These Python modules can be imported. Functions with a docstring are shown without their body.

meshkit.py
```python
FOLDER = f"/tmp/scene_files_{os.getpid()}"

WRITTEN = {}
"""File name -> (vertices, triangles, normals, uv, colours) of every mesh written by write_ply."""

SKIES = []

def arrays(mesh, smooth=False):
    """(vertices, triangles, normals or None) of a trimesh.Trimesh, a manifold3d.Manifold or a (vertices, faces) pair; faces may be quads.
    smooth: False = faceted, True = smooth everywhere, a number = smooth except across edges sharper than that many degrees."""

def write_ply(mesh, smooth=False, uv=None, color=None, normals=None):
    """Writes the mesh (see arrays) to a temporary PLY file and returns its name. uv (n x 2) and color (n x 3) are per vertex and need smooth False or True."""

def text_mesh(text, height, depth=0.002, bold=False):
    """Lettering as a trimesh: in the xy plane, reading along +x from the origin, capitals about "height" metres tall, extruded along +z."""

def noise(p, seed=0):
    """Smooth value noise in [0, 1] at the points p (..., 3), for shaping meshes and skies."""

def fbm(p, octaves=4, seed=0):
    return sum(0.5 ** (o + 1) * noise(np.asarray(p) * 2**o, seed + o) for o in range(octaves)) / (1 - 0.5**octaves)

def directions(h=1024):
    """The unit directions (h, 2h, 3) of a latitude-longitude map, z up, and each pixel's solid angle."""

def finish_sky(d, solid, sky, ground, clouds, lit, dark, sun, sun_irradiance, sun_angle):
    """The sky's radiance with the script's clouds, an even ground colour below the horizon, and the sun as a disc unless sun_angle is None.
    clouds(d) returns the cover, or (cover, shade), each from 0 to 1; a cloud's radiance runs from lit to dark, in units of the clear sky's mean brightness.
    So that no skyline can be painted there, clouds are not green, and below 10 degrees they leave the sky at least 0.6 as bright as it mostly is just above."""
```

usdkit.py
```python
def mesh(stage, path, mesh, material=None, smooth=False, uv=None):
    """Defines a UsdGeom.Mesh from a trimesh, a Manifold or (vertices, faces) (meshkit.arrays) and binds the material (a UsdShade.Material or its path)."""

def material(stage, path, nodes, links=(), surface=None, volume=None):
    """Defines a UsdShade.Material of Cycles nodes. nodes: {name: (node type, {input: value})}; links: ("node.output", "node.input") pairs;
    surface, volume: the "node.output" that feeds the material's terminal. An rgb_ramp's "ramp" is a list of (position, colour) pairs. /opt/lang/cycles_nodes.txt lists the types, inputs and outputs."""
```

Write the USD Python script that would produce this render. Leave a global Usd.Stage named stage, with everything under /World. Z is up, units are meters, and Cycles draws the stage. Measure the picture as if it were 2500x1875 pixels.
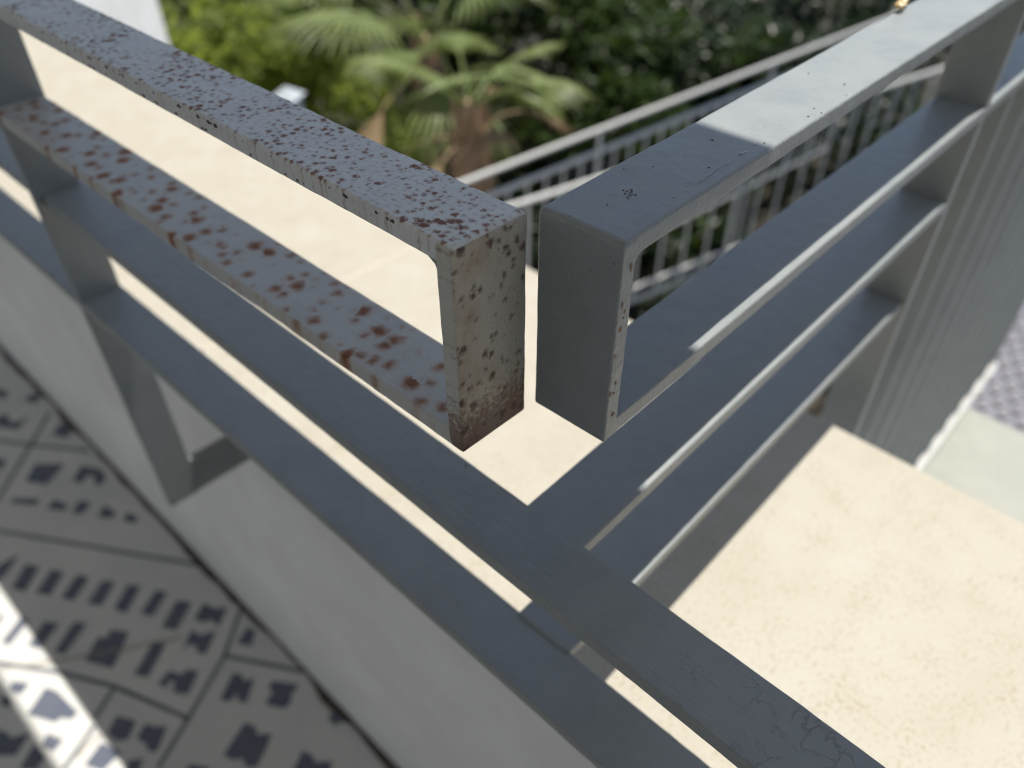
import math, random
import numpy as np, trimesh, usdkit, meshkit
from pxr import Gf, Usd, UsdGeom, UsdLux, Sdf, UsdShade

stage = Usd.Stage.CreateInMemory()
UsdGeom.SetStageUpAxis(stage, UsdGeom.Tokens.z); UsdGeom.SetStageMetersPerUnit(stage, 1.0)
UsdGeom.Xform.Define(stage, '/World'); UsdGeom.Scope.Define(stage, '/World/Looks')
RG = np.random.default_rng(7)

# ------------------------------------------------------------ camera, sky, sun, exposure
EXPOSURE = 0.33
SKY_STRENGTH = 0.10
SUN_INTENSITY = 1.25
SUN_DIR = np.array([0.36, -0.042, 1.0]); SUN_DIR /= np.linalg.norm(SUN_DIR)      # towards the sun
cam = UsdGeom.Camera.Define(stage, '/World/camera')
CAM_POS = (-0.26349633, -0.24357249, 0.19471728)
RIGHT = np.array([0.68777470, -0.72590998, 0.00454468]); UP = np.array([0.49192709, 0.47066958, 0.73244651]); BACK = -np.array([0.53382928, 0.50152252, -0.68080941])
m = Gf.Matrix4d(*RIGHT, 0, *UP, 0, *BACK, 0, *CAM_POS, 1)
cam.AddTransformOp().Set(m)
cam.CreateHorizontalApertureAttr(36.0); cam.CreateVerticalApertureAttr(27.0); cam.CreateFocalLengthAttr(28.1518)
cam.CreateHorizontalApertureOffsetAttr(-0.2696); cam.CreateVerticalApertureOffsetAttr(1.1423)
cam.CreateClippingRangeAttr(Gf.Vec2f(0.01, 1000.0))
cam.CreateFStopAttr(4.4); cam.CreateFocusDistanceAttr(0.42)
cam.CreateExposureAttr(EXPOSURE)

dome = UsdLux.DomeLight.Define(stage, '/World/sky')
skym = usdkit.material(stage, '/World/Looks/sky_air', {
    'sky': ('sky_texture', {'sky_type': 'single_scattering', 'sun_disc': False, 'sun_elevation': math.asin(SUN_DIR[2]), 'sun_rotation': math.atan2(SUN_DIR[0], SUN_DIR[1]), 'altitude': 30.0}),
    'bg': ('background_shader', {'strength': SKY_STRENGTH})}, [('sky.color', 'bg.color')], surface='bg.background')
UsdShade.MaterialBindingAPI.Apply(dome.GetPrim()).Bind(skym)
dome.GetPrim().SetCustomDataByKey('kind', 'structure')
sun = UsdLux.DistantLight.Define(stage, '/World/sun')
sun.CreateNormalizeAttr(True); sun.CreateIntensityAttr(SUN_INTENSITY); sun.CreateAngleAttr(0.5); sun.CreateColorAttr(Gf.Vec3f(1.0, 0.95, 0.87))
zz = SUN_DIR; xx = np.cross([0, 1, 0], zz); xx /= np.linalg.norm(xx); yy = np.cross(zz, xx)
sun.AddTransformOp().Set(Gf.Matrix4d(*xx, 0, *yy, 0, *zz, 0, 0, 0, 0, 1))

# ------------------------------------------------------------ helpers
_used = {}
def path_for(name, parent):
    base = (parent if isinstance(parent, str) else str(parent.GetPath())) if parent is not None else '/World'
    k = (base, name); n = _used.get(k, 0); _used[k] = n + 1
    return f'{base}/{name}' if n == 0 else f'{base}/{name}_{n:03d}'
def tag(p, label=None, cat=None, group=None, kind=None):
    p = p.GetPrim() if hasattr(p, 'GetPrim') else p
    for k, v in (('label', label), ('category', cat), ('group', group), ('kind', kind)):
        if v: p.SetCustomDataByKey(k, v)
    return p
def thing(name, label, cat, loc=(0, 0, 0), rotz=0.0, group=None):
    x = UsdGeom.Xform.Define(stage, path_for(name, None)); x.AddTranslateOp().Set(Gf.Vec3d(*map(float, loc))); x.AddRotateZOp().Set(math.degrees(rotz))
    return tag(x, label, cat, group)
def obj(name, mesh, mat, parent=None, smooth=False, label=None, cat=None, group=None, kind=None):
    me = usdkit.mesh(stage, path_for(name, parent), mesh, mat, smooth=smooth)
    return tag(me, label, cat, group, kind)
def box(x0, x1, y0, y1, z0, z1):
    b = trimesh.creation.box((x1 - x0, y1 - y0, z1 - z0)); b.apply_translation(((x0 + x1) / 2, (y0 + y1) / 2, (z0 + z1) / 2)); return b
def fix(v, f):
    t = trimesh.Trimesh(v, f, process=False)
    if t.volume < 0: t.faces = t.faces[:, ::-1]
    return t
def fbm(p, octaves, seed): return meshkit.fbm(p, octaves, seed) - 0.5
def bar(s0, s1, a0, a1, h0, h1, axis, ds=0.006, r=0.0016, amp=0.00035, seed=0, freq=90, skew=None, wide=8):
    """a painted flat bar swept along an axis: rounded edges, slightly uneven paint. s along, a across, h third direction."""
    prof = []
    ca, ch = (a0 + a1) / 2, (h0 + h1) / 2; wa, wh = (a1 - a0) / 2, (h1 - h0) / 2
    r = min(r, wa * .45, wh * .45)
    corners = [(1, 1, 0), (-1, 1, 90), (-1, -1, 180), (1, -1, 270)]
    for ci, (sx, sy, st) in enumerate(corners):
        for k in range(5):
            t = math.radians(st + 22.5 * k); prof.append((ca + sx * (wa - r) + r * math.cos(t), ch + sy * (wh - r) + r * math.sin(t)))
        nx = corners[(ci + 1) % 4]
        a = np.array(prof[-1]); t = math.radians(nx[2]); b = np.array((ca + nx[0] * (wa - r) + r * math.cos(t), ch + nx[1] * (wh - r) + r * math.sin(t)))
        n = wide if np.linalg.norm(b - a) > .02 else 2
        for k in range(1, n): prof.append(tuple(a + (b - a) * k / n))
    prof = np.array(prof); n = len(prof)
    core = (prof - [ca, ch])
    nrm = np.c_[np.roll(prof[:, 1], -1) - np.roll(prof[:, 1], 1), -(np.roll(prof[:, 0], -1) - np.roll(prof[:, 0], 1))]; nrm /= np.linalg.norm(nrm, axis=1)[:, None] + 1e-12
    m_ = max(2, int(round((s1 - s0) / ds)))
    S = np.r_[s0, s0 + r * .3, s0 + r, np.linspace(s0 + r * 1.6, s1 - r * 1.6, m_), s1 - r, s1 - r * .3, s1]
    ins = np.zeros(len(S)); ins[0] = ins[-1] = r * .8; ins[1] = ins[-2] = r * .3
    V = []
    for s, i_ in zip(S, ins):
        q = prof - nrm * i_
        V.append(np.c_[np.full(n, s), q])
    V = np.array(V); P = V.reshape(-1, 3); N = np.tile(np.c_[np.zeros(n), nrm], (len(S), 1))
    thin = (np.abs(N[:, 1]) if wa > wh else np.abs(N[:, 2]))
    d = fbm(P * freq, 3, seed) * 2 * amp * (.5 + .45 * thin) + fbm(P * 14, 2, seed + 31) * amp * 1.6
    P = P + N * d[:, None]
    F = []
    for i in range(len(S) - 1):
        a = i * n + np.arange(n); b = i * n + (np.arange(n) + 1) % n
        F.append(np.c_[a, b, b + n]); F.append(np.c_[a, b + n, a + n])
    P = np.vstack([P, [[s0, ca, ch], [s1, ca, ch]]]); e = len(P)
    a = np.arange(n); b = (a + 1) % n
    F.append(np.c_[np.full(n, e - 2), b, a]); o = (len(S) - 1) * n; F.append(np.c_[np.full(n, e - 1), a + o, b + o])
    F = np.vstack(F)
    idx = {'y': (1, 0, 2), 'x': (0, 1, 2), 'z': (1, 2, 0)}[axis]      # which column holds x,y,z
    # columns of P: (s, a, h).  y: s->y a->x h->z ; x: s->x a->y h->z ; z: s->z a->x h->y
    if axis == 'y': Q = P[:, [1, 0, 2]]
    elif axis == 'x': Q = P[:, [0, 1, 2]]
    else: Q = P[:, [1, 2, 0]]
    if skew is not None:                                              # turn about the vertical through (ox, oy)
        ox, oy, an = skew; c, s_ = math.cos(an), math.sin(an); x, y = Q[:, 0] - ox, Q[:, 1] - oy
        Q = np.c_[ox + c * x - s_ * y, oy + s_ * x + c * y, Q[:, 2]]
    return fix(Q, F)
def tube(p0, p1, r, n=10):
    p0, p1 = np.array(p0, float), np.array(p1, float)
    c = trimesh.creation.cylinder(r, segment=[p0, p1], sections=n); return c
def sheet(poly, z, t=0.0):
    from shapely.geometry import Polygon
    P = Polygon(poly).buffer(0)
    g = max(P.geoms, key=lambda q: q.area) if hasattr(P, 'geoms') else P
    b = trimesh.creation.extrude_polygon(g, t, engine='earcut'); b.apply_translation((0, 0, z)); return b

# ------------------------------------------------------------ materials
def simple(name, col, rough=.6, noise=0.0, scale=40.0, col2=None, bump=0.0, bscale=200.0, spec=.5, detail=4.0, mid=(.35, .65)):
    nodes = {'g': ('geometry', {}), 'p': ('principled_bsdf', {'base_color': col, 'roughness': rough, 'specular_ior_level': spec})}
    links = []
    if col2 is not None:
        nodes['n'] = ('noise_texture', {'scale': scale, 'detail': detail, 'roughness': .6}); nodes['r'] = ('rgb_ramp', {'ramp': [(0.0, col), (mid[0], col), (mid[1], col2), (1.0, col2)]})
        links += [('g.position', 'n.vector'), ('n.fac', 'r.fac'), ('r.color', 'p.base_color')]
    if bump:
        nodes['bn'] = ('noise_texture', {'scale': bscale, 'detail': 4.0, 'roughness': .65}); nodes['b'] = ('bump', {'strength': bump, 'distance': .002})
        links += [('g.position', 'bn.vector'), ('bn.fac', 'b.height'), ('b.normal', 'p.normal')]
    return usdkit.material(stage, '/World/Looks/' + name, nodes, links, surface='p.BSDF')

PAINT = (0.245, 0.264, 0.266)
def paint(name, kind):
    """old light grey enamel; kind: clean, fine (small rust specks), spots (round rust spots), plate (streaked rust)"""
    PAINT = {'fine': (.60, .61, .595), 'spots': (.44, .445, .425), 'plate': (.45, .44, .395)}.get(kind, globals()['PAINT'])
    N = {'g': ('geometry', {}), 'nz': ('separate_xyz', {}), 'p': ('principled_bsdf', {'roughness': .36, 'specular_ior_level': .5}),
         'n1': ('noise_texture', {'scale': 22.0, 'detail': 5.0, 'roughness': .6}),
         'c1': ('rgb_ramp', {'ramp': [(0.0, tuple(.88 * c for c in PAINT)), (.42, PAINT), (.62, tuple(1.06 * c for c in PAINT)), (1.0, PAINT)]}),
         'be': ('map_range', {'clamp': True, 'from_min': .35, 'from_max': .8, 'to_min': 1.3, 'to_max': .22}), 'bn': ('noise_texture', {'scale': 420.0, 'detail': 4.0, 'roughness': .6}),
         'bn2': ('noise_texture', {'scale': 60.0, 'detail': 3.0, 'roughness': .5}),
         'badd': ('math', {'math_type': 'multiply_add', 'value2': .22}),
         'b': ('bump', {'strength': .5, 'distance': .0016}),
         'rr': ('map_range', {'clamp': True, 'from_min': .3, 'from_max': .7, 'to_min': .28, 'to_max': .46}),
         # thin scuffs and dark chips
         'vn': ('noise_texture', {'scale': 130.0, 'detail': 6.0, 'roughness': .72}),
         'vn2': ('noise_texture', {'scale': 9.0, 'detail': 2.0}),
         'cs': ('math', {'math_type': 'multiply_add', 'value2': .22}),
         'chip': ('map_range', {'clamp': True, 'from_min': .80, 'from_max': .83, 'to_min': 0.0, 'to_max': .8}),
         'mixc': ('mix_color', {'b': (.075, .075, .07)}),
         }
    L = [('g.normal', 'nz.vector'), ('g.position', 'n1.vector'), ('n1.fac', 'c1.fac'), ('g.position', 'bn.vector'), ('g.position', 'bn2.vector'), ('bn.fac', 'badd.value1'), ('bn2.fac', 'badd.value3'),
         ('nz.z', 'be.value'), ('be.result', 'badd.value2'), ('badd.value', 'b.height'), ('b.normal', 'p.normal'), ('n1.fac', 'rr.value'), ('g.position', 'vn.vector'), ('g.position', 'vn2.vector'), ('vn2.fac', 'cs.value1'), ('vn.fac', 'cs.value3'), ('cs.value', 'chip.value'),
         ('chip.result', 'mixc.fac'), ('c1.color', 'mixc.a')]
    last, rough = 'mixc.result', 'rr.result'
    if kind in ('fine', 'spots', 'crackle'):
        N.update({'mb': ('mapping', {'scale': (1.0, .045, 1.0)}), 'nb': ('noise_texture', {'scale': 420.0, 'detail': 3.0}), 'ab': ('math', {'math_type': 'multiply_add', 'value2': .5})})
        L = [l for l in L if l != ('bn2.fac', 'badd.value3')] + [('g.position', 'mb.vector'), ('mb.vector', 'nb.vector'), ('nb.fac', 'ab.value1'), ('bn2.fac', 'ab.value3'), ('ab.value', 'badd.value3')]
    if kind == 'fine':
        N.update({'wn': ('noise_texture', {'scale': 420.0, 'detail': 5.0, 'roughness': .7}), 'wv': ('vector_math', {'math_type': 'multiply_add', 'vector2': (.0068, .0068, .002)}),
                  'vo': ('voronoi_texture', {'dimensions': '2D', 'scale': 225.0}), 'sep': ('separate_color', {}), 'rad': ('map_range', {'clamp': True, 'from_min': .12, 'from_max': 1.0, 'to_min': .0, 'to_max': .60}),
                  'rb': ('noise_texture', {'scale': 24.0, 'detail': 3.0, 'roughness': .6}), 'cl': ('map_range', {'clamp': True, 'from_min': .36, 'from_max': .66, 'to_min': .15, 'to_max': 1.30}), 'up': ('map_range', {'clamp': True, 'from_min': .3, 'from_max': .9, 'to_min': .3, 'to_max': 1.0}),
                  'r2': ('math', {'math_type': 'multiply'}), 'r3': ('math', {'math_type': 'multiply'}), 'df': ('math', {'math_type': 'subtract'}), 'rm': ('map_range', {'clamp': True, 'from_min': -.12, 'from_max': .24, 'to_max': .95}), 'rh': ('map_range', {'clamp': True, 'from_min': -.34, 'from_max': .05, 'to_max': .32}),
                  'rc': ('rgb_ramp', {'ramp': [(0.25, (.10, .038, .024)), (.5, (.19, .076, .043)), (.8, (.32, .145, .08))]}), 'rn': ('noise_texture', {'scale': 700.0, 'detail': 3.0}),
                  'm1': ('mix_color', {'b': (.33, .20, .15)}), 'm2': ('mix_color', {}), 'ro': ('math', {'math_type': 'multiply_add', 'value2': .4})})
        L += [('g.position', 'wn.vector'), ('wn.color', 'wv.vector1'), ('g.position', 'wv.vector3'), ('wv.vector', 'vo.vector'), ('vo.color', 'sep.color'), ('sep.r', 'rad.value'), ('g.position', 'rb.vector'), ('rb.fac', 'cl.value'), ('nz.z', 'up.value'),
              ('rad.result', 'r2.value1'), ('cl.result', 'r2.value2'), ('r2.value', 'r3.value1'), ('up.result', 'r3.value2'), ('r3.value', 'df.value1'), ('vo.distance', 'df.value2'), ('df.value', 'rm.value'), ('df.value', 'rh.value'), ('g.position', 'rn.vector'), ('rn.fac', 'rc.fac'),
              (last, 'm1.a'), ('rh.result', 'm1.fac'), ('m1.result', 'm2.a'), ('rc.color', 'm2.b'), ('rm.result', 'm2.fac'), ('rm.result', 'ro.value1'), (rough, 'ro.value3')]
        last, rough = 'm2.result', 'ro.value'
    if kind == 'spots':
        N.update({'wn': ('noise_texture', {'scale': 160.0, 'detail': 4.0}), 'wv': ('vector_math', {'math_type': 'multiply_add', 'vector2': (.0085, .0085, .003)}),
                  'vo': ('voronoi_texture', {'dimensions': '2D', 'scale': 68.0, 'randomness': 1.0}), 'sep': ('separate_color', {}), 'rad': ('map_range', {'clamp': True, 'from_min': .10, 'from_max': 1.0, 'to_min': .0, 'to_max': .44}),
                  'df': ('math', {'math_type': 'subtract'}), 'rm': ('map_range', {'clamp': True, 'from_min': -.10, 'from_max': .24, 'to_min': 0.0, 'to_max': .95}), 'rh': ('map_range', {'clamp': True, 'from_min': -.26, 'from_max': .05, 'to_min': 0.0, 'to_max': .45}),
                  'rn': ('noise_texture', {'scale': 300.0, 'detail': 4.0}), 'rc': ('rgb_ramp', {'ramp': [(0.25, (.10, .036, .016)), (.55, (.23, .080, .026)), (.8, (.37, .14, .045))]}),
                  'm1': ('mix_color', {'b': (.36, .19, .085)}), 'm2': ('mix_color', {}), 'ro': ('math', {'math_type': 'multiply_add', 'value2': .4})})
        L += [('g.position', 'wn.vector'), ('wn.color', 'wv.vector1'), ('g.position', 'wv.vector3'), ('wv.vector', 'vo.vector'), ('vo.color', 'sep.color'), ('sep.r', 'rad.value'), ('rad.result', 'df.value1'), ('vo.distance', 'df.value2'),
              ('df.value', 'rm.value'), ('df.value', 'rh.value'), ('g.position', 'rn.vector'), ('rn.fac', 'rc.fac'), (last, 'm1.a'), ('rh.result', 'm1.fac'), ('m1.result', 'm2.a'), ('rc.color', 'm2.b'), ('rm.result', 'm2.fac'), ('rm.result', 'ro.value1'), (rough, 'ro.value3')]
        last, rough = 'm2.result', 'ro.value'
    if kind == 'plate':
        # vertical streaks of orange stain, dark pits, heavy rust towards the lower end and along the outer edge
        N.update({'sx': ('separate_xyz', {}), 'mp': ('mapping', {'scale': (1.0, 1.0, .22)}), 'st': ('noise_texture', {'scale': 70.0, 'detail': 4.0, 'roughness': .6}),
                  'ex': ('map_range', {'clamp': True, 'from_min': -.006, 'from_max': -.048, 'to_min': -.10, 'to_max': .30}), 'zt': ('map_range', {'clamp': True, 'from_min': -.030, 'from_max': -.004, 'to_min': 0.0, 'to_max': .22}), 'zb': ('map_range', {'clamp': True, 'from_min': -.085, 'from_max': -.134, 'to_min': 0.0, 'to_max': .55}),
                  'a1': ('math', {'math_type': 'add'}), 'a2': ('math', {'math_type': 'add'}), 'a3': ('math', {'math_type': 'add'}), 'fm': ('map_range', {'clamp': True, 'from_min': -.4, 'from_max': -.85, 'to_min': -.5, 'to_max': 0.0}), 'a4': ('math', {'math_type': 'add'}), 'sm': ('map_range', {'clamp': True, 'from_min': .42, 'from_max': .86, 'to_max': .72}),
                  'pa': ('noise_texture', {'scale': 300.0, 'detail': 6.0, 'roughness': .66}), 'cx': ('combine_xyz', {}), 'wv': ('vector_math', {'math_type': 'multiply_add', 'vector2': (.0085, .0085, .0)}), 'vo': ('voronoi_texture', {'dimensions': '2D', 'scale': 150.0}), 'sep': ('separate_color', {}),
                  'rad': ('map_range', {'clamp': True, 'from_min': .35, 'from_max': 1.0, 'to_max': .46}), 'cl': ('map_range', {'clamp': True, 'from_min': .30, 'from_max': .85, 'to_min': .35, 'to_max': 1.25}), 'r2': ('math', {'math_type': 'multiply'}), 'df': ('math', {'math_type': 'subtract'}), 'pm': ('map_range', {'clamp': True, 'from_min': -.12, 'from_max': .26, 'to_max': .92}),
                  'oc': ('rgb_ramp', {'ramp': [(0.3, (.27, .17, .09)), (.5, (.42, .345, .25)), (.7, (.50, .455, .38))]}), 'on': ('noise_texture', {'scale': 55.0, 'detail': 5.0}),
                  'pc': ('rgb_ramp', {'ramp': [(0.3, (.045, .022, .016)), (.6, (.10, .045, .028)), (.8, (.16, .07, .04))]}), 'm1': ('mix_color', {}), 'm2': ('mix_color', {}), 'm3': ('mix_color', {'b': (.11, .045, .032)}), 'bm': ('map_range', {'clamp': True, 'from_min': .62, 'from_max': .82, 'to_max': .75}), 'b4': ('math', {'math_type': 'multiply_add', 'value2': .9}),
                  'ro': ('math', {'math_type': 'multiply_add', 'value2': .35})})
        L += [('g.position', 'sx.vector'), ('g.position', 'mp.vector'), ('mp.vector', 'st.vector'), ('sx.x', 'ex.value'), ('sx.z', 'zt.value'), ('sx.z', 'zb.value'), ('st.fac', 'a1.value1'), ('ex.result', 'a1.value2'), ('a1.value', 'a2.value1'), ('zt.result', 'a2.value2'), ('a2.value', 'a3.value1'), ('zb.result', 'a3.value2'), ('nz.y', 'fm.value'), ('a3.value', 'a4.value1'), ('fm.result', 'a4.value2'), ('a4.value', 'sm.value'),
              ('g.position', 'pa.vector'), ('sx.x', 'cx.x'), ('sx.z', 'cx.y'), ('pa.color', 'wv.vector1'), ('cx.vector', 'wv.vector3'), ('wv.vector', 'vo.vector'), ('vo.color', 'sep.color'), ('sep.r', 'rad.value'), ('a4.value', 'cl.value'), ('rad.result', 'r2.value1'), ('cl.result', 'r2.value2'), ('r2.value', 'df.value1'), ('vo.distance', 'df.value2'), ('df.value', 'pm.value'), ('g.position', 'on.vector'), ('on.fac', 'oc.fac'), ('pa.fac', 'pc.fac'),
              ('zb.result', 'b4.value1'), ('pa.fac', 'b4.value3'), ('b4.value', 'bm.value'),
              (last, 'm1.a'), ('oc.color', 'm1.b'), ('sm.result', 'm1.fac'), ('m1.result', 'm3.a'), ('bm.result', 'm3.fac'), ('m3.result', 'm2.a'), ('pc.color', 'm2.b'), ('pm.result', 'm2.fac'), ('sm.result', 'ro.value1'), (rough, 'ro.value3')]
        last, rough = 'm2.result', 'ro.value'
    if kind == 'crackle':
        N.update({'sx': ('separate_xyz', {}), 'ym': ('map_range', {'clamp': True, 'from_min': -.07, 'from_max': -.22}), 'wn': ('noise_texture', {'scale': 45.0, 'detail': 5.0, 'roughness': .6}), 'wv': ('vector_math', {'math_type': 'multiply_add', 'vector2': (.045, .045, .01)}),
                  'vo': ('voronoi_texture', {'dimensions': '2D', 'feature': 'distance_to_edge', 'scale': 75.0}), 'ln': ('map_range', {'clamp': True, 'from_min': .01, 'from_max': .07, 'to_min': 1.0, 'to_max': 0.0}), 'pn': ('noise_texture', {'scale': 38.0, 'detail': 6.0, 'roughness': .7}), 'pm': ('map_range', {'clamp': True, 'from_min': .49, 'from_max': .60}),
                  'q1': ('math', {'math_type': 'multiply'}), 'q2': ('math', {'math_type': 'multiply'}), 'mk': ('mix_color', {'b': (.11, .115, .115)}), 'bs': ('math', {'math_type': 'multiply_add', 'value2': -1.2}), 'q3': ('math', {'math_type': 'multiply', 'value2': .15})})
        L = [l for l in L if l != ('badd.value', 'b.height')]
        L += [('g.position', 'sx.vector'), ('sx.y', 'ym.value'), ('g.position', 'wn.vector'), ('wn.color', 'wv.vector1'), ('g.position', 'wv.vector3'), ('wv.vector', 'vo.vector'), ('vo.distance', 'ln.value'), ('g.position', 'pn.vector'), ('pn.fac', 'pm.value'),
              ('ln.result', 'q1.value1'), ('pm.result', 'q1.value2'), ('q1.value', 'q2.value1'), ('ym.result', 'q2.value2'), ('q2.value', 'q3.value1'), ('q3.value', 'mk.fac'), (last, 'mk.a'), ('q2.value', 'bs.value1'), ('badd.value', 'bs.value3'), ('bs.value', 'b.height')]
        last = 'mk.result'
    L += [(last, 'p.base_color'), (rough, 'p.roughness')]
    return usdkit.material(stage, '/World/Looks/' + name, N, L, surface='p.BSDF')

M_CLEAN = paint('grey_enamel', 'clean'); M_CRACKLE = paint('grey_enamel_crackled', 'crackle'); M_FINE = paint('grey_enamel_rust_specks', 'fine'); M_SPOTS = paint('grey_enamel_rust_spots', 'spots'); M_PLATE = paint('grey_enamel_rust_streaks', 'plate')
M_STONE = usdkit.material(stage, '/World/Looks/cream_limestone', {
    'g': ('geometry', {}), 'n': ('noise_texture', {'scale': 11.0, 'detail': 6.0, 'roughness': .6}), 'c': ('rgb_ramp', {'ramp': [(.25, (.392, .364, .300)), (.5, (.415, .392, .332)), (.75, (.435, .416, .362))]}),
    's': ('noise_texture', {'scale': 230.0, 'detail': 4.0, 'roughness': .6}), 's2': ('noise_texture', {'scale': 26.0, 'detail': 2.0}), 'sm': ('math', {'math_type': 'multiply_add', 'value2': .3}), 'sr': ('map_range', {'clamp': True, 'from_min': .67, 'from_max': .84, 'to_max': .75}),
    'm': ('mix_color', {'b': (.30, .245, .16)}), 'b': ('bump', {'strength': .3, 'distance': .0012}), 'p': ('principled_bsdf', {'roughness': .7, 'specular_ior_level': .3})},
    [('g.position', 'n.vector'), ('n.fac', 'c.fac'), ('g.position', 's.vector'), ('g.position', 's2.vector'), ('s2.fac', 'sm.value1'), ('s.fac', 'sm.value3'), ('sm.value', 'sr.value'), ('c.color', 'm.a'), ('sr.result', 'm.fac'), ('m.result', 'p.base_color'), ('s.fac', 'b.height'), ('b.normal', 'p.normal')], surface='p.BSDF')
M_WALL = simple('white_render', (.88, .88, .865), .85, col2=(.80, .795, .77), scale=6.0, bump=.15, bscale=260.0, spec=.2)
M_HOUSE = simple('house_render', (.60, .60, .60), .9)
M_WOOD = simple('canopy_plaster', (.66, .66, .65), .8, col2=(.62, .62, .61), scale=8.0)
M_JOINT = simple('joint_mortar', (.46, .42, .35), .9)
M_TILE = simple('pale_tile', (.60, .60, .58), .45, col2=(.54, .545, .535), scale=7.0, spec=.4)
M_PRINT = simple('navy_print', (.10, .115, .16), .40, col2=(.12, .13, .17), scale=14.0, spec=.4)
M_LINE = simple('navy_line', (.10, .11, .135), .5, col2=(.16, .165, .18), scale=16.0, spec=.4)
M_CRACK = simple('stained_crack', (.27, .22, .16), .7, col2=(.34, .31, .26), scale=60.0)
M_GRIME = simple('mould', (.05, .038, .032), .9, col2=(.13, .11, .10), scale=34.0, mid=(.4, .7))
M_LEDGE = simple('pale_green_paving', (.29, .305, .265), .75, col2=(.33, .33, .29), scale=9.0, bump=.1)
M_POOL = simple('blue_grey_sheet', (.18, .18, .205), .35, col2=(.21, .21, .23), scale=12.0)
M_RING = simple('pale_bubble', (.33, .32, .335), .3, spec=.6)
M_RAIL = simple('white_tube', (.50, .50, .475), .4, spec=.5)
M_SOIL = simple('garden_soil', (.03, .026, .018), .95, col2=(.05, .042, .03), scale=1.6)
M_PAVE = simple('lower_paving', (.42, .40, .36), .85, col2=(.36, .35, .32), scale=3.0)
M_TRUNK = simple('palm_bark', (.38, .26, .17), .9, col2=(.20, .125, .075), scale=30.0)
M_BARK = simple('bark', (.09, .07, .05), .9, col2=(.05, .04, .03), scale=20.0)
M_FLAKE = simple('dry_scrap', (.62, .47, .20), .4, col2=(.22, .15, .06), scale=420.0, spec=.6)
M_GLASSY = simple('pale_plastic', (.40, .44, .46), .25)
def leafmat(name, cols, tr=.35, rough=.4):
    return usdkit.material(stage, '/World/Looks/' + name, {'g': ('geometry', {}), 'r': ('rgb_ramp', {'ramp': [(i / (len(cols) - 1), c) for i, c in enumerate(cols)]}),
        'p': ('principled_bsdf', {'roughness': rough, 'specular_ior_level': .3}), 't': ('translucent_bsdf', {}), 'x': ('mix_closure', {'fac': tr}), 'h': ('hsv', {'hue': .485, 'saturation': 1.0, 'value': 1.6})},
        [('g.random_per_island', 'r.fac'), ('r.color', 'p.base_color'), ('r.color', 'h.color'), ('h.color', 't.color'), ('p.BSDF', 'x.closure1'), ('t.BSDF', 'x.closure2')], surface='x.closure')
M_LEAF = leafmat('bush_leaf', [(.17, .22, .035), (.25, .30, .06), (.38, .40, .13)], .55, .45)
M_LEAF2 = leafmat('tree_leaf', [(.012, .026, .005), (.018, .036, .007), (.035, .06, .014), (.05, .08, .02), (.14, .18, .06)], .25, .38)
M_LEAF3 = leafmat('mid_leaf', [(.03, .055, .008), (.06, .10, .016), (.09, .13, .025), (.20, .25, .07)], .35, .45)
M_FROND = leafmat('palm_frond', [(.20, .25, .09), (.29, .32, .14), (.42, .43, .25)], .4)
M_DRY = leafmat('dry_frond', [(.30, .22, .13), (.38, .29, .18), (.44, .37, .25)], .25, .7)

# ------------------------------------------------------------ the setting
ZC, ZF, ZSTEP, ZG = -0.50, -1.50, -1.30, -4.6
WALLX = 0.098
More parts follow.
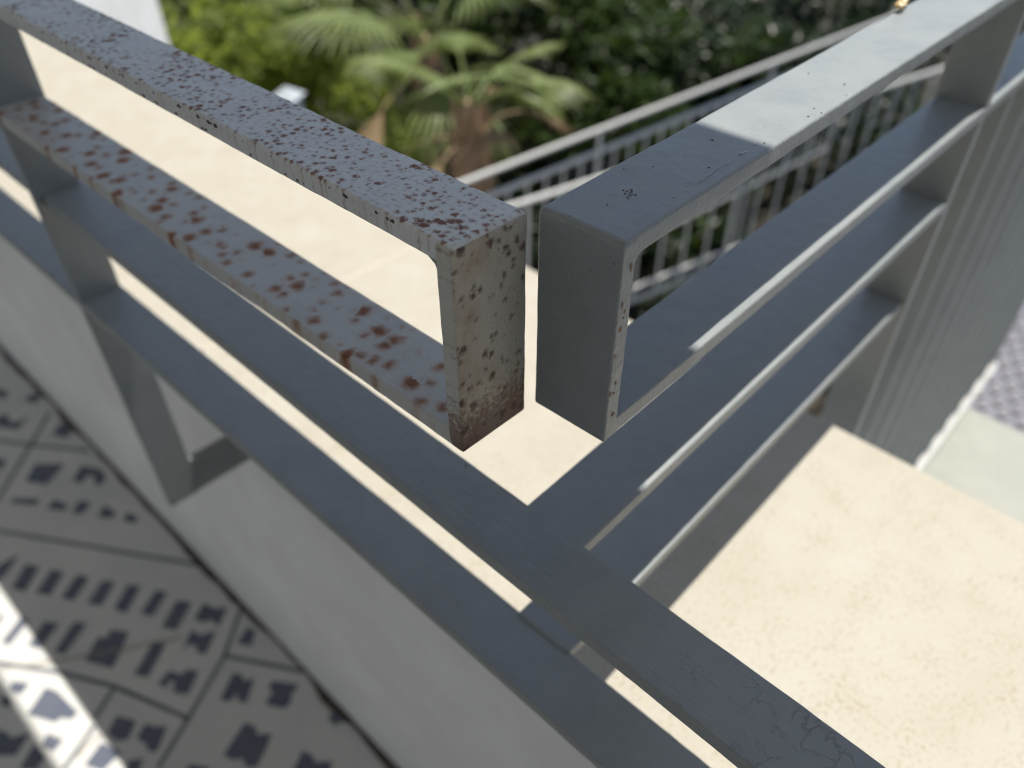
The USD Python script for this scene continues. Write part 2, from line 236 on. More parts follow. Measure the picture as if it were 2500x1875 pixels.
# ground far below, one sheet to the horizon
g = trimesh.creation.box((400, 400, .2)); g.apply_translation((100, 100, ZG - .1))
obj('garden_ground', g, M_SOIL, kind='structure', label='dark garden soil far below the terrace')
# covered terrace floor (viewer's side)
fl = box(-6.0, WALLX + .02, -4.0, 7.0, ZF - .25, ZF)
floor = obj('floor', fl, M_TILE, kind='structure', label='pale tile floor printed with a navy street plan')
TH = math.radians(32.15); CT, ST = math.cos(TH), math.sin(TH)
def pl(p): return (CT * p[0] - ST * p[1], ST * p[0] + CT * p[1])
def strip(pts, wd, z):
    from shapely.geometry import LineString
    return sheet(list(LineString([pl(q) for q in pts]).buffer(wd / 2, cap_style=2, join_style=2).exterior.coords), z, .0006)
BLOCKS = [[(0.63, 1.424), (0.63, 1.385), (0.554, 1.373), (0.558, 1.412)], [(0.628, 1.349), (0.627, 1.313), (0.556, 1.304), (0.557, 1.344)], [(0.627, 1.274), (0.625, 1.24), (0.555, 1.238), (0.557, 1.273)], [(0.623, 1.201), (0.625, 1.167), (0.554, 1.162), (0.556, 1.2)], [(0.625, 1.131), (0.627, 1.098), (0.548, 1.091), (0.552, 1.126)], [(0.623, 1.054), (0.623, 1.022), (0.552, 1.022), (0.555, 1.055)], [(0.606, 0.987), (0.609, 0.948), (0.527, 0.946), (0.529, 0.984)], [(0.613, 0.918), (0.606, 0.893), (0.604, 0.88), (0.614, 0.855), (0.558, 0.85), (0.572, 0.88), (0.562, 0.887), (0.564, 0.918)], [(0.609, 1.492), (0.635, 1.475), (0.654, 1.461), (0.608, 1.456), (0.583, 1.456), (0.569, 1.463)], [(0.486, 1.271), (0.489, 1.233), (0.419, 1.235), (0.421, 1.268)], [(0.5, 1.2), (0.503, 1.167), (0.417, 1.17), (0.418, 1.197)], [(0.498, 1.099), (0.501, 1.055), (0.443, 1.043), (0.406, 1.04), (0.412, 1.115), (0.473, 1.119), (0.474, 1.099)], [(0.489, 0.984), (0.489, 0.951), (0.402, 0.948), (0.402, 0.982)], [(0.537, 0.91), (0.527, 0.882), (0.547, 0.851), (0.483, 0.847), (0.483, 0.867), (0.499, 0.879), (0.498, 0.899), (0.479, 0.905)], [(0.427, 0.908), (0.423, 0.878), (0.439, 0.867), (0.438, 0.841), (0.381, 0.837), (0.38, 0.873), (0.402, 0.879), (0.405, 0.896), (0.387, 0.894), (0.391, 0.916)], [(0.45, 0.761), (0.451, 0.74), (0.437, 0.727), (0.449, 0.708), (0.39, 0.699), (0.388, 0.717), (0.405, 0.729), (0.384, 0.738), (0.385, 0.76)], [(0.45, 0.665), (0.454, 0.602), (0.434, 0.605), (0.425, 0.612), (0.416, 0.601), (0.393, 0.61), (0.394, 0.652), (0.408, 0.658), (0.421, 0.649), (0.434, 0.666)], [(0.57, 0.782), (0.566, 0.758), (0.524, 0.75), (0.525, 0.787)], [(0.346, 0.682), (0.341, 0.654), (0.325, 0.643), (0.335, 0.614), (0.303, 0.611), (0.258, 0.615), (0.256, 0.639), (0.271, 0.65), (0.263, 0.671), (0.27, 0.695)], [(0.312, 0.532), (0.306, 0.508), (0.294, 0.499), (0.302, 0.46), (0.268, 0.464), (0.249, 0.491), (0.259, 0.538)], [(0.304, 0.966), (0.301, 0.918), (0.26, 0.912), (0.252, 0.934), (0.264, 0.964)], [(0.3, 0.894), (0.298, 0.867), (0.304, 0.846), (0.278, 0.841), (0.247, 0.838), (0.246, 0.858), (0.258, 0.867), (0.267, 0.896)], [(0.332, 1.245), (0.335, 1.204), (0.307, 1.206), (0.31, 1.237)], [(0.333, 1.161), (0.33, 1.131), (0.294, 1.054), (0.277, 1.06), (0.276, 1.083), (0.264, 1.09), (0.268, 1.161)], [(0.238, 1.091), (0.232, 1.049), (0.205, 1.053), (0.211, 1.086)], [(0.242, 0.965), (0.232, 0.91), (0.188, 0.927), (0.192, 0.971)], [(0.301, 1.246), (0.294, 1.219), (0.273, 1.21), (0.276, 1.234)], [(0.224, 1.205), (0.221, 1.175), (0.213, 1.162), (0.231, 1.128), (0.181, 1.127), (0.173, 1.167)], [(0.211, 1.103), (0.191, 1.063), (0.163, 1.065), (0.156, 1.101)], [(0.413, 0.502), (0.414, 0.477), (0.388, 0.46), (0.388, 0.478), (0.376, 0.481), (0.389, 0.506)], [(0.237, 0.756), (0.239, 0.71), (0.218, 0.71), (0.209, 0.755)], [(0.22, 0.885), (0.229, 0.857), (0.196, 0.852), (0.197, 0.882)], [(0.489, 1.334), (0.483, 1.31), (0.414, 1.313), (0.416, 1.335)], [(0.482, 1.389), (0.489, 1.381), (0.445, 1.374), (0.45, 1.391)], [(1.222, 1.965), (1.229, 1.945), (1.218, 1.904), (1.19, 1.901), (1.194, 1.936)], [(1.203, 1.837), (1.234, 1.826), (1.225, 1.788), (1.191, 1.792), (1.19, 1.82)], [(1.11, 1.869), (1.127, 1.842), (1.096, 1.811), (1.107, 1.784), (1.14, 1.776), (1.074, 1.768), (1.07, 1.839)], [(1.128, 1.658), (1.112, 1.609), (1.069, 1.596), (1.073, 1.652)], [(0.953, 1.624), (0.97, 1.541), (0.888, 1.543), (0.887, 1.609)], [(0.976, 1.489), (0.971, 1.421), (0.945, 1.391), (0.914, 1.392), (0.919, 1.413), (0.946, 1.431), (0.942, 1.45), (0.911, 1.448), (0.918, 1.481)], [(0.823, 1.604), (0.836, 1.528), (0.814, 1.523), (0.808, 1.596)], [(0.843, 1.487), (0.831, 1.437), (0.811, 1.437), (0.809, 1.486)], [(0.853, 1.416), (0.852, 1.378), (0.81, 1.381), (0.808, 1.411)], [(0.852, 1.339), (0.832, 1.289), (0.811, 1.296), (0.811, 1.334)], [(0.842, 1.261), (0.827, 1.218), (0.808, 1.227), (0.814, 1.261)], [(0.954, 1.756), (0.948, 1.714), (0.912, 1.709), (0.916, 1.735)]]
LINES = [[(0.713, 1.59), (0.717, 1.008), (0.718, 0.924)], [(0.658, 0.826), (0.488, 0.801), (0.328, 0.808), (0.217, 0.817)], [(0.366, 1.328), (0.373, 1.144), (0.367, 1.012), (0.33, 0.809)], [(0.488, 0.801), (0.487, 0.596)], [(0.36, 1.008), (0.291, 1.011)], [(0.275, 1.001), (0.174, 1.01)], [(1.162, 1.721), (1.021, 1.688), (0.803, 1.639)], [(1.019, 1.804), (1.022, 1.681), (1.035, 1.502)]]
CRACKS = [[(0.394, 1.181), (0.422, 1.124), (0.459, 1.036), (0.491, 0.973), (0.513, 0.919)], [(0.356, 1.295), (0.371, 1.244), (0.394, 1.191), (0.394, 1.181)], [(0.258, 0.975), (0.234, 0.99), (0.204, 0.997)]]
def clip(poly):
    from shapely.geometry import Polygon, box as sb
    P = Polygon(poly).buffer(0).intersection(sb(-3, -4, WALLX - .001, 7))
    if P.is_empty: return None
    g_ = max(P.geoms, key=lambda q: q.area) if hasattr(P, 'geoms') else P
    return list(g_.exterior.coords) if g_.area > 1e-5 else None
for b in BLOCKS:
    c = clip([pl(q) for q in b])
    if c: obj('printed_block', sheet(c, ZF + .0008, .0008), M_PRINT, floor)
for l in LINES: obj('printed_line', strip(l, .0105, ZF + .0002), M_LINE, floor)
for l in CRACKS: obj('crack', strip(l, .0045, ZF + .0015), M_CRACK, floor)
# the plan goes on beyond the part above
rnd = random.Random(5)
for i in range(-6, 7):
    for j in range(-5, 26):
        a, b = i * .15 + .06, j * .078
        x, y = pl((a, b))
        if not (-1.6 < x < WALLX - .06 and -1.2 < y < 3.0): continue
        if (.12 < a < 1.25 and .40 < b < 1.98): continue
        w_, h_ = rnd.choice([(.075, .036), (.06, .05), (.085, .04)])
        poly = [(a, b), (a + w_, b), (a + w_, b + h_ * .6), (a + w_ * .7, b + h_ * .6), (a + w_ * .7, b + h_), (a, b + h_)]
        c = clip([pl(q) for q in poly])
        if c: obj('printed_block', sheet(c, ZF + .0008, .0008), M_PRINT, floor)
# mould along the wall foot
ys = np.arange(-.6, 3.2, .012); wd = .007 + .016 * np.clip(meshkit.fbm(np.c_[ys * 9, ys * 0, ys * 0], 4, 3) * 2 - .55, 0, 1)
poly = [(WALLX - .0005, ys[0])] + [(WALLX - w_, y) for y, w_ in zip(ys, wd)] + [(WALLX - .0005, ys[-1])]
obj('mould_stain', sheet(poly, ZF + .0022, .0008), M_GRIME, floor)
# low wall with its stone coping
wall = thing('retaining_wall', 'white rendered low wall with cream stone coping under the grey railing', 'wall')
obj('wall_body', box(WALLX, .515, -4, 7.0, ZG, ZC - .032), M_WALL, wall)
def slab(x0, x1, y0, y1, z0, z1, r=.005):
    from manifold3d import Manifold
    s = [Manifold.sphere(r, 12).translate((x, y, z)) for x in (x0 + r, x1 - r) for y in (y0 + .0015 + r, y1 - .0015 - r) for z in (z0 + r, z1 - r)]
    return Manifold.batch_hull(s)
SEAM = .682
for y0, y1 in ((-3.9, -1.12), (-1.12, SEAM), (SEAM, 2.48), (2.48, 4.3)):
    obj('coping_slab', slab(.058, .546, y0, y1, ZC - .032, ZC), M_STONE, wall, smooth=35)
obj('joint', box(.075, .540, -3.8, 4.25, ZC - .030, ZC - .0012), M_JOINT, wall)
# landing and covered pool beyond the coping on the right
lz = thing('landing', 'pale green paved step at the foot of the slatted grey panel', 'step')
obj('paving', slab(.55, 1.80, -3.0, .012, ZSTEP - .04, ZSTEP, .004), M_LEDGE, lz, smooth=35)
obj('riser', box(.516, 1.79, -2.99, .005, ZG, ZSTEP - .041), M_WALL, lz)
pool = thing('bubble_cover', 'blue grey sheet of pale round bubbles lying beyond the green step', 'bubble cover')
obj('film', box(1.81, 4.2, -3.0, .10, ZF - .03, ZF - .002), M_POOL, pool)
bub = []
prof = np.array([(.0001, .0035), (.003, .004), (.0055, .0085), (.009, .0112), (.0122, .0095), (.0142, .004), (.0145, 0.0)])
ring = trimesh.creation.revolve(prof * 1.42, sections=14)
kx = 0
for i in range(18):
    for j in range(8):
        x = 1.85 + i * .052; y = .07 - j * .060 - (.030 if i % 2 else 0)
        r_ = ring.copy(); r_.apply_translation((x + RG.normal(0, .0012), y + RG.normal(0, .0012), ZF - .002))
        obj('bubble', r_, M_RING, pool, smooth=40)
# lower stair terrace carrying the white railings
obj('lower_path', box(.52, 9.0, .13, 3.2, ZG, ZG + .05), M_SOIL, kind='structure', label='dark garden path far under the white railings')
# roof over the viewer's terrace and the house wall behind
wing = thing('house_wing', 'beige house wall standing to the right of the terrace', 'house')
obj('wall', box(-6.0, 7.0, -3.4, -3.1, ZG, 3.0), M_HOUSE, wing)
house = thing('terrace_canopy', 'pale plastered flat canopy above the viewer with its straight front edge', 'canopy')
ROOFZ = 1.0
obj('ceiling_slab', box(-2.25, .15 + .36 * ROOFZ - .005, -3.09, 7.0, ROOFZ, ROOFZ + .12), M_WOOD, house)
obj('house_wall', box(-2.9, -2.71, -3.09, 7.0, ZF - .2, ROOFZ + 1.6), M_HOUSE, house)
for y in (-3.0, .6, 4.2, 6.8): obj('canopy_beam', box(-2.71, -2.25, y, y + .12, ROOFZ, ROOFZ + .12), M_WOOD, house)
# white garden wall seen over the end of the coping
wt = thing('garden_wall', 'sunlit white wall behind the far end of the rusty top rail', 'wall')
gw = box(-1.25, 0, 0, .3, ZG, -.2); gc = box(-1.28, .02, -.02, .32, -.2, -.15)
for q in (gw, gc): q.apply_transform(trimesh.transformations.rotation_matrix(math.radians(52), (0, 0, 1))); q.apply_translation((1.735, 4.25, 0))
obj('wall_body', gw, M_WALL, wt); obj('wall_cap', gc, M_WALL, wt)

# ------------------------------------------------------------ the grey railing
T, W = .0121, .05
Z1, Z2, Z3, Z4 = 0.0, -.1214, -.2176, -.3508
ZR = (.0015, -.1165, -.2164, -.3455)
G, V0, WR, U1, V1 = .0034, .0051, .0518, .6674, .6191
PHI = math.atan(.0255); SK = (V0, -G, PHI)
rail = thing('metal_railing', 'grey painted flat bar railing with a rust specked corner and open end frames', 'railing')
def yrail(name, u0, u1, z, mat, seed, label=None, w0=-W, w1=0.0, **k): return obj(name, bar(u0, u1, w0, w1, z - T, z, 'y', seed=seed, **k), mat, rail, smooth=50, label=label)
def xrail(name, v0, v1, z, mat, seed, label=None, du=0.0, back=0.0, **k): return obj(name, bar(v0, v1, -G - WR + du, -G + back, z - T, z, 'x', seed=seed, skew=SK, **k), mat, rail, smooth=50, label=label)
yrail('rail', .0007, 1.9, Z1, M_FINE, 1, 'top rail peppered with dark red rust specks', ds=.003, r=.002)
yrail('rail', .0007, 1.9, Z2, M_SPOTS, 2, 'second rail with round orange rust spots', w0=-.0510, w1=.0006, ds=.004, skew=(0, 0, .0035))
yrail('rail', -.75, 1.9, Z3, M_CRACKLE, 3, 'long bluish grey rail running past the corner', w0=-.0478, w1=.0, ds=.004, r=.0010, skew=(0, 0, -.0085))
yrail('rail', -.75, 1.9, Z4, M_CLEAN, 4, 'lowest long rail nearest the white wall', ds=.005)
xrail('rail', V0 + .0007, 2.02, ZR[0], M_CLEAN, 5, 'top rail half in sun and half in shade', ds=.003, r=.002)
obj('rail', bar(V0 + .0007, 2.02, -G - WR, -G - .0035, ZR[1] - T, ZR[1], 'x', seed=6, skew=SK, ds=.004), M_CLEAN, rail, smooth=50, label='second clean rail with a sunlit front edge')
xrail('rail', -.004, V1 + T - .001, Z3 - .0001, M_CLEAN, 7, 'third rail joining the long rail in a T', ds=.004, du=.0010)
xrail('rail', -.004, V1 + T - .001, Z4 + .0020, M_CLEAN, 8, 'lowest rail crossing above the stone coping', ds=.005, du=.0046, back=.005)
# end plates of the two open frames
obj('end_plate', bar(Z2 - T - .0004, -.0012, -W - .0013, .0009, 0.0, T, 'z', ds=.003, seed=9, r=.0018), M_PLATE, rail, smooth=50, label='rust streaked end plate of the left frame')
ZB = ZR[1] - T
obj('end_plate', bar(ZB, ZR[0] - .0012, V0, V0 + T, -G - WR - .0005, -G + .0004, 'z', ds=.003, seed=10, r=.0018, skew=SK), M_CLEAN, rail, smooth=50, label='dark shaded end plate of the right frame')
def weld(axis, pts, seed, skew=None):
    # a lumpy fillet bead: quarter-round swept along pts
    n = 14; V = []; prof = np.array([(0, 0), (1, 0), (.62, .22), (.36, .36), (.22, .62), (0, 1)])
    p0, p1, ax, az, s = pts
    for i, t in enumerate(np.linspace(0, 1, n)):
        c = np.array(p0) * (1 - t) + np.array(p1) * t; k = s * (1 + .25 * math.sin(i * 1.7 + seed) + .12 * math.sin(i * 3.9))
        for a, b in prof: V.append(c + np.array(ax) * a * k + np.array(az) * b * k)
    V = np.array(V); m_ = len(prof); F = []
    for i in range(n - 1):
        for j in range(m_):
            a, b = i * m_ + j, i * m_ + (j + 1) % m_; F += [(a, b, b + m_), (a, b + m_, a + m_)]
    for j in range(1, m_ - 1): F += [(0, j + 1, j), ((n - 1) * m_, (n - 1) * m_ + j, (n - 1) * m_ + j + 1)]
    if skew:
        ox, oy, an = skew; c, s_ = math.cos(an), math.sin(an); x, y = V[:, 0] - ox, V[:, 1] - oy; V = np.c_[ox + c * x - s_ * y, oy + s_ * x + c * y, V[:, 2]]
    return fix(V, np.array(F))
obj('weld_bead', weld('x', ((-W + .0006, T - .0005, -T + .0005), (-.001, T - .0005, -T + .0005), (0, 1, 0), (0, 0, -1), .0062), 1), M_CLEAN, rail, smooth=60)
obj('weld_bead', weld('y', ((V0 + T - .0005, -G - WR + .0006, ZR[0] - T + .0005), (V0 + T - .0005, -G - .001, ZR[0] - T + .0005), (1, 0, 0), (0, 0, -1), .0055), 2, SK), M_CLEAN, rail, smooth=60)
obj('weld_bead', weld('x', ((-W + .0006, T - .0005, Z2 - .0005), (-.001, T - .0005, Z2 - .0005), (0, 1, 0), (0, 0, 1), .0035), 3), M_SPOTS, rail, smooth=60)
# uprights
PW = .0003
def ypost(u, z0, z1, seed, label=None): return obj('post', bar(z0, z1, -W + PW, -PW, u, u + T, 'z', ds=.01, seed=seed), M_CLEAN, rail, smooth=50, label=label)
ypost(U1, -.719, -.006, 11, 'long upright reaching down to the wall bracket')
ypost(1.80, -.719, -.006, 12)
def arm(u): return obj('wall_bracket', bar(-.0006, WALLX + .002, u + .0008, u + T - .0008, -.7187, -.656, 'x', ds=.01, seed=13), M_CLEAN, rail, smooth=50)
arm(U1); arm(1.80)
def xpost(v, z0, z1, seed, label=None, name='post', t=T): return obj(name, bar(z0, z1, v, v + t, -G - WR + PW, -G - PW, 'z', ds=.012, seed=seed, skew=SK), M_CLEAN, rail, smooth=50, label=label)
xpost(V1, -1.262, -.006, 14, 'wide upright at the back edge of the coping')
xpost(2.0 - T, -1.262, ZR[1] - T * .5, 15)
k = 0
v = V1 + .0985
while v < 1.96:
    xpost(v, -1.262, ZR[1] - T * .5, 20 + k, name='slat', t=.009); v += .0985; k += 1
obj('bottom_rail', bar(V1 - .002, 2.0, -G - WR - .012, -G + .004, -1.277, -1.2625, 'x', seed=44, skew=SK, ds=.02, amp=.0004), M_RAIL, rail, smooth=50)
# torn paint along the ridge of the right top rail, pits near its end
cr = np.random.default_rng(8); bits = []
for i in range(30):
    v_ = .050 + .095 * cr.random() ** .9; a_ = -G - WR + .0072 + cr.normal(0, .0004) + .002 * (v_ - .05) / .1
    b_ = trimesh.creation.icosphere(subdivisions=1, radius=1.0); b_.vertices *= np.array([cr.uniform(.0008, .0026), cr.uniform(.0002, .0005), .0003]) * (1 + .5 * cr.normal(size=(len(b_.vertices), 1)) * .4); b_.apply_translation((v_, a_, ZR[0] + .0002)); bits.append(b_)
q_ = trimesh.util.concatenate(bits); q_.apply_translation((-V0, G, 0)); q_.apply_transform(trimesh.transformations.rotation_matrix(PHI, (0, 0, 1))); q_.apply_translation((V0, -G, 0))
obj('paint_flake', q_, M_GLASSY, rail, smooth=40, label='pale torn paint flakes along the ridge of the right top rail')
bits = []
for i in range(26):
    c_ = (.047, -.0275) if i < 14 else (cr.uniform(.02, .35), cr.uniform(-.052, -.008))
    x_, y_ = (c_[0] + cr.normal(0, .0022), c_[1] + cr.normal(0, .0016)) if i < 14 else c_
    b_ = trimesh.creation.icosphere(subdivisions=1, radius=1.0); b_.vertices *= [cr.uniform(.0004, .0010), cr.uniform(.0003, .0007), .0003]; b_.apply_translation((x_, y_, ZR[0] + .00022)); bits.append(b_)
obj('paint_pit', trimesh.util.concatenate(bits), M_GRIME, rail, smooth=40, label='dark pits in the paint near the end of the right top rail')
bits = []
for i in range(80):
    u_ = cr.uniform(.01, .75) ; top_ = cr.random() < .55; z_ = -.0026 if top_ else -T + .0030
    b_ = trimesh.creation.icosphere(subdivisions=1, radius=1.0); b_.vertices *= np.array([.0004, cr.uniform(.0005, .0020), cr.uniform(.0004, .0012)]) * (1 + .25 * cr.normal(size=(len(b_.vertices), 1))); b_.apply_translation((-W + .00005, u_, z_)); bits.append(b_)
obj('paint_chip', trimesh.util.concatenate(bits), M_GRIME, rail, smooth=40, label='dark chips along the front edge of the rusty top rail')
bits = []
for i in range(11):
    b_ = trimesh.creation.icosphere(subdivisions=1, radius=1.0); b_.vertices *= np.array([cr.uniform(.0006, .0013), .0003, cr.uniform(.0008, .0026)]) * (1 + .2 * cr.normal(size=(len(b_.vertices), 1))); b_.apply_translation((V0 + cr.uniform(.003, T - .002), -G - WR - .0005, cr.uniform(ZB + .01, -.012))); bits.append(b_)
obj('paint_pit', trimesh.util.concatenate(bits), M_TRUNK, rail, smooth=40, label='brown pits in the near edge of the right end plate')
# scrap of dry leaf on the right-hand top rail
fk = np.random.default_rng(3); pts = []
n = 26; V = []; F = []
for i in range(n):
    t = i / (n - 1); w_ = .0035 * math.sin(math.pi * min(1, .12 + t * .88)) + .0006
    c = np.array([-.012 + .024 * t, .0015 * math.sin(5 * t), .0012 + .003 * abs(math.sin(3.4 * t)) + .0012 * math.sin(11 * t)])
    for s in (-1, 0, 1):
        V.append(c + np.array([fk.normal(0, .0004), s * w_ * (1 + .25 * math.sin(9 * t + s)), .0016 * (1 - abs(s)) + fk.normal(0, .0003)]))
for i in range(n - 1):
    for j in range(2):
        a = i * 3 + j; F += [(a, a + 1, a + 4), (a, a + 4, a + 3)]
V = np.array(V); F = np.array(F); V2 = V - [0, 0, .0005]
F = np.vstack([F, F[:, ::-1] + len(V)]); V = np.vstack([V, V2])
ft = trimesh.Trimesh(V, F, process=False); ft.apply_transform(trimesh.transformations.rotation_matrix(.25, (0, 0, 1)))
fx, fy = .437, .0085
ft.apply_translation((0, 0, .0012))
fo = thing('dry_leaf_scrap', 'small golden crumpled dry scrap on the back edge of the right top rail', 'leaf scrap', (fx, fy - .003, ZR[0] + .0004))
obj('scrap', ft, M_FLAKE, fo, smooth=True)

# ------------------------------------------------------------ white railings of the lower stair
def railing(name, P0, d, s0, s1, tops, bots, pitch, label, rr=.015, rb=.0078):
    t = thing(name, label, 'railing', P0, math.atan2(d[1], d[0]))
    for z in tops: obj('handrail', tube((s0, 0, z), (s1, 0, z), rr, 12), M_RAIL, t, smooth=40)
    for z in bots: obj('lower_rail', tube((s0, 0, z), (s1, 0, z), rr * .9, 12), M_RAIL, t, smooth=40)
    s = s0 + .05; k = 0
    while s < s1:
        obj('baluster', tube((s, 0, min(bots)), (s, 0, tops[-1] if k % 12 else tops[0]), rb if k % 12 else rb * 1.7, 8), M_RAIL, t, smooth=40); s += pitch; k += 1
    for s in np.arange(s0 + .05, s1, pitch * 12): obj('post', tube((s, 0, ZG - P0[2]), (s, 0, tops[0]), rb * 1.8, 10), M_RAIL, t, smooth=40)
railing('white_railing', (2.291, 2.5, -1.665), (.9956, -.0938), -.75, 4.6, (0.0, -.13), (-.88,), .135, 'far white metal railing with two close handrails before the palm')
railing('white_railing', (2.320, 2.2, -1.70), (.9747, -.2235), -.75, 4.2, (0.0,), (-.79, -.88), .19, 'near white metal railing with double bottom rails below the grey frame')
# garden lantern whose pale head peeps over the rusty rail
lp = thing('garden_lantern', 'pale square garden lantern head just showing above the rusty top rail', 'lantern', (1.84, 3.33, ZG), .5)
H = 4.6 - 1.55
obj('post', tube((0, 0, 0), (0, 0, H), .03, 12), M_RAIL, lp, smooth=40)
obj('lantern_base', box(-.062, .062, -.062, .062, H, H + .02), M_RAIL, lp)
for a_ in range(4):
    pn_ = box(-.050, .050, .048, .053, H + .021, H + .20); pn_.apply_transform(trimesh.transformations.rotation_matrix(a_ * math.pi / 2, (0, 0, 1))); obj('pane', pn_, M_GLASSY, lp)
cp_ = trimesh.creation.cone(.10, .05, sections=4); cp_.apply_transform(trimesh.transformations.rotation_matrix(math.pi / 4, (0, 0, 1))); cp_.apply_translation((0, 0, H + .201)); obj('lantern_cap', cp_, M_GLASSY, lp)
# ------------------------------------------------------------ planting
def leaves(centres, size, rng, up=.35, asp=.5):
    n = len(centres)
    a = rng.normal(size=(n, 3)); a[:, 2] *= .5; a /= np.linalg.norm(a, axis=1)[:, None]
    nr = rng.normal(size=(n, 3)) * .8; nr[:, 2] += up * 2; b = np.cross(nr, a); b /= np.linalg.norm(b, axis=1)[:, None] + 1e-9
    s = size * rng.uniform(.6, 1.3, n)[:, None]
    c = centres; nn = np.cross(a, b)
    P = np.stack([c - a * s, c + b * s * asp - nn * s * .12, c + a * s, c - b * s * asp - nn * s * .12], 1)
    idx = np.arange(n)[:, None] * 4
    F = np.vstack([idx + [0, 1, 2], idx + [0, 2, 3]])
    return P.reshape(-1, 3), F
def bush(name, label, cat, loc, rx, ry, h, nl, size, mat, seed, group=None, clump=46):
    rng = np.random.default_rng(seed); t = thing(name, label, cat, loc, 0, group)
    # clumps of leaves on an uneven dome
    th_ = rng.uniform(0, 2 * np.pi, clump); ph = np.arccos(rng.uniform(-.25, 1, clump)); rr = rng.uniform(.55, 1.0, clump) ** .5
    C = np.c_[rx * rr * np.sin(ph) * np.cos(th_), ry * rr * np.sin(ph) * np.sin(th_), h * .5 + h * .5 * rr * np.cos(ph)]
    R_ = rng.uniform(.16, .34, clump) * min(rx, ry)
    k = rng.integers(0, clump, nl); d = rng.normal(size=(nl, 3)); d /= np.linalg.norm(d, axis=1)[:, None]; d *= (rng.uniform(.3, 1, nl) ** .4)[:, None]
    P, F = leaves(C[k] + d * R_[k][:, None] * [1, 1, .75], size, rng, up=.8)
    obj('crown', trimesh.Trimesh(P, F, process=False), mat, t)
    V = [trimesh.creation.cone(.09, h * .8, sections=9)]
    for c in C[:: max(1, clump // 9)]: V.append(tube((0, 0, h * .25), c * .95, .02, 6))
    obj('trunk', trimesh.util.concatenate(V), M_BARK, t)
    return t
# directions are taken on the ground plan: a = bearing towards (x, y) from the railing corner
def at(deg, dist): return (dist * math.cos(math.radians(deg)), dist * math.sin(math.radians(deg)))
SPEC = [ # bearing, distance, rx, ry, height, leaves, size, material, label
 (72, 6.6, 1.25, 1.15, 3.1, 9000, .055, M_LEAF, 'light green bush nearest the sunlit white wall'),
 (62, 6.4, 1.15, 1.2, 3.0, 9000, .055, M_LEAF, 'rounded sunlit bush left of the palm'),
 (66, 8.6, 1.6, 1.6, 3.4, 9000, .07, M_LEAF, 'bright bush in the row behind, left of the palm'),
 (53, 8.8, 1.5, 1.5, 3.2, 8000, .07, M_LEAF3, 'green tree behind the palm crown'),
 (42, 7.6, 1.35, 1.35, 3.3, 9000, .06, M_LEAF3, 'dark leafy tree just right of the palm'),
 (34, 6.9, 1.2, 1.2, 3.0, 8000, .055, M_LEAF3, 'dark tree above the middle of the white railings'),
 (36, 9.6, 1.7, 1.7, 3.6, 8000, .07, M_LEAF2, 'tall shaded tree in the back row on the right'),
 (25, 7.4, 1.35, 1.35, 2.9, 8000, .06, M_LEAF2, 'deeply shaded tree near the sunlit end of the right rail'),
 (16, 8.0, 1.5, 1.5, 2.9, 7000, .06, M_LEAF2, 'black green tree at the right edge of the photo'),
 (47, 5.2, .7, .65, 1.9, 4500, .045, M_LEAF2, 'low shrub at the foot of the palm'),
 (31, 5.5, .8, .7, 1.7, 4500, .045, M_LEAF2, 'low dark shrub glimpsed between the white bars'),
]
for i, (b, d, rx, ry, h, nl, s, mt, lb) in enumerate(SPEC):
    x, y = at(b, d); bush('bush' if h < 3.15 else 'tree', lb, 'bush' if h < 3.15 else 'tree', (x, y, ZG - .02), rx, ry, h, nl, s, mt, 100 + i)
# palm
def frond(L, lean, droop, nseg, fan, seed):
    rng = np.random.default_rng(seed); V = []; F = []
    # arching stem then a fan of narrow leaflets
    st = []
    for i in range(10):
        t = i / 9; st.append((L * t * math.cos(lean) , 0, L * t * math.sin(lean) - droop * (t ** 2) * L))
    st = np.array(st)
    m_ = [tube(st[i], st[i + 1], .014 * (1 - .06 * i), 6) for i in range(6)]
    tip = st[6]; dirv = st[7] - st[6]; dirv /= np.linalg.norm(dirv)
    for k in range(nseg):
        a = (k / (nseg - 1) - .5) * fan; ln = L * .62 * (1 - .25 * abs(a) / (fan / 2)) * rng.uniform(.9, 1.05)
        dx = np.array([math.cos(a), math.sin(a), 0]); ex = np.array([dirv[0], 0, dirv[2]]); f_ = dx[0] * ex + np.array([0, dx[1], 0])
        side = np.cross(f_, [0, 0, 1]); side /= np.linalg.norm(side)
        base = len(V); q = 5
        for j in range(q):
            t = j / (q - 1); c = tip + f_ * ln * t + np.array([0, 0, -.30 * ln * t ** 2.2]); w_ = .017 * math.sin(math.pi * (.15 + .85 * t) * .98) + .001
            V += [c - side * w_, c + np.array([0, 0, -.006]), c + side * w_]
        for j in range(q - 1):
            for s in (0, 1):
                o = base + j * 3 + s; F += [(o, o + 1, o + 4), (o, o + 4, o + 3)]
    return trimesh.util.concatenate(m_ + [trimesh.Trimesh(np.array(V), np.array(F), process=False)])
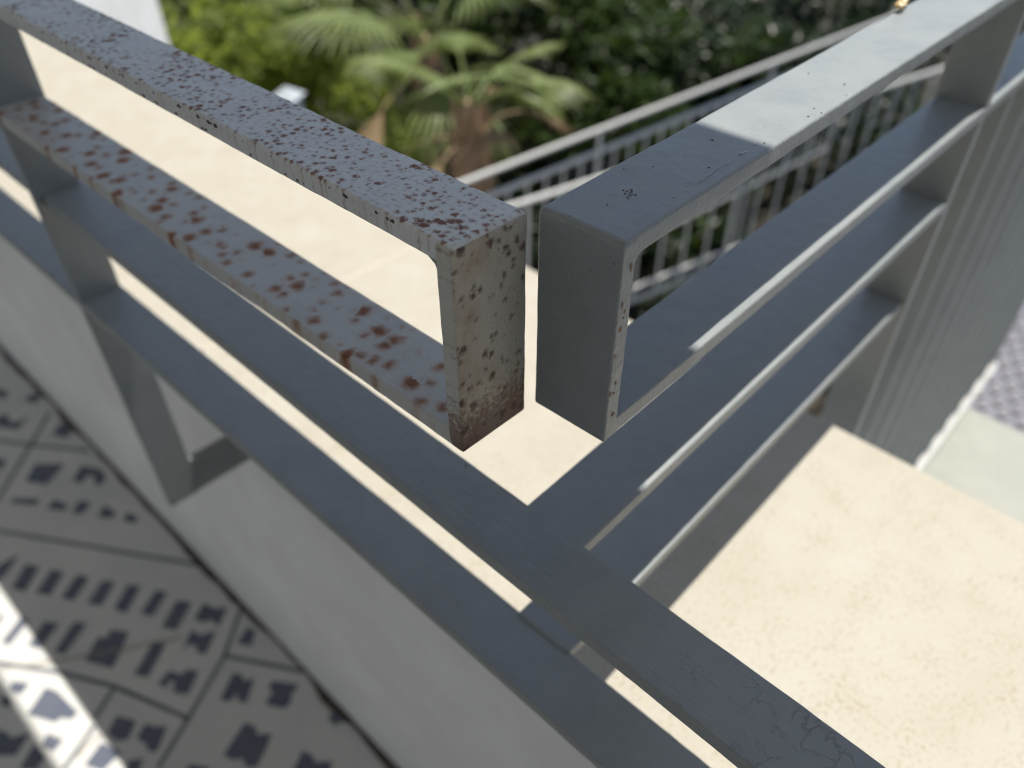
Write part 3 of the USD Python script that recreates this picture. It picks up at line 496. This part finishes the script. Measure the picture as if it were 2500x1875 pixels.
def palm(loc, label, topz, nf, nd, L, seed):
    t = thing('palm_tree', label, 'palm tree', loc); rng = np.random.default_rng(seed)
    prof = []; n = 34
    for i in range(n):
        z = topz * i / (n - 1); r_ = (.12 + .02 * (i % 2)) * (1 - .75 * max(0, (i - n * .82) / (n * .18))); prof.append((r_, z))
    prof = [(.001, 0)] + prof + [(.001, topz)]
    tr = [trimesh.creation.revolve(np.array(prof), sections=18)]
    for i in range(70):                                              # old leaf bases and loose fibre round the head of the trunk
        a_ = i * 2.399; zb = topz * (.62 + .33 * i / 70); rb = .12 * (1 - .4 * i / 70)
        p0 = np.array([rb * math.cos(a_), rb * math.sin(a_), zb]); p1 = p0 + np.array([.07 * math.cos(a_), .07 * math.sin(a_), .16 + .1 * rng.random()])
        c_ = trimesh.creation.cone(.028, 1.0, sections=5); d_ = p1 - p0; c_.apply_scale([1, 1, np.linalg.norm(d_)]); c_.apply_transform(trimesh.geometry.align_vectors([0, 0, 1], d_)); c_.apply_translation(p0); tr.append(c_)
    obj('trunk', trimesh.util.concatenate(tr), M_TRUNK, t, smooth=30)
    for i in range(nf):
        f_ = frond(L * rng.uniform(.85, 1.1), rng.uniform(.15, 1.25), rng.uniform(.15, .5), 22, 2.5, seed * 50 + i)
        f_.apply_transform(trimesh.transformations.rotation_matrix(i * 2.399 + rng.uniform(-.2, .2), (0, 0, 1))); f_.apply_translation((0, 0, topz - .05)); obj('frond', f_, M_FROND, t)
    for i in range(nd):
        f_ = frond(L * rng.uniform(.7, .9), rng.uniform(-.05, .9), rng.uniform(.3, .6), 8, .9, seed * 90 + i)
        f_.apply_transform(trimesh.transformations.rotation_matrix(i * 2.399 + 1.0, (0, 0, 1))); f_.apply_translation((0, 0, topz - .25)); obj('dry_frond', f_, M_DRY, t)
palm((3.35, 3.62, ZG), 'short fan palm with brown trunk rising behind the white railings', 2.72, 9, 6, .80, 4)
palm((4.1, 4.9, ZG), 'taller fan palm with pale fronds at the top of the photo', 2.68, 12, 2, 1.3, 6)
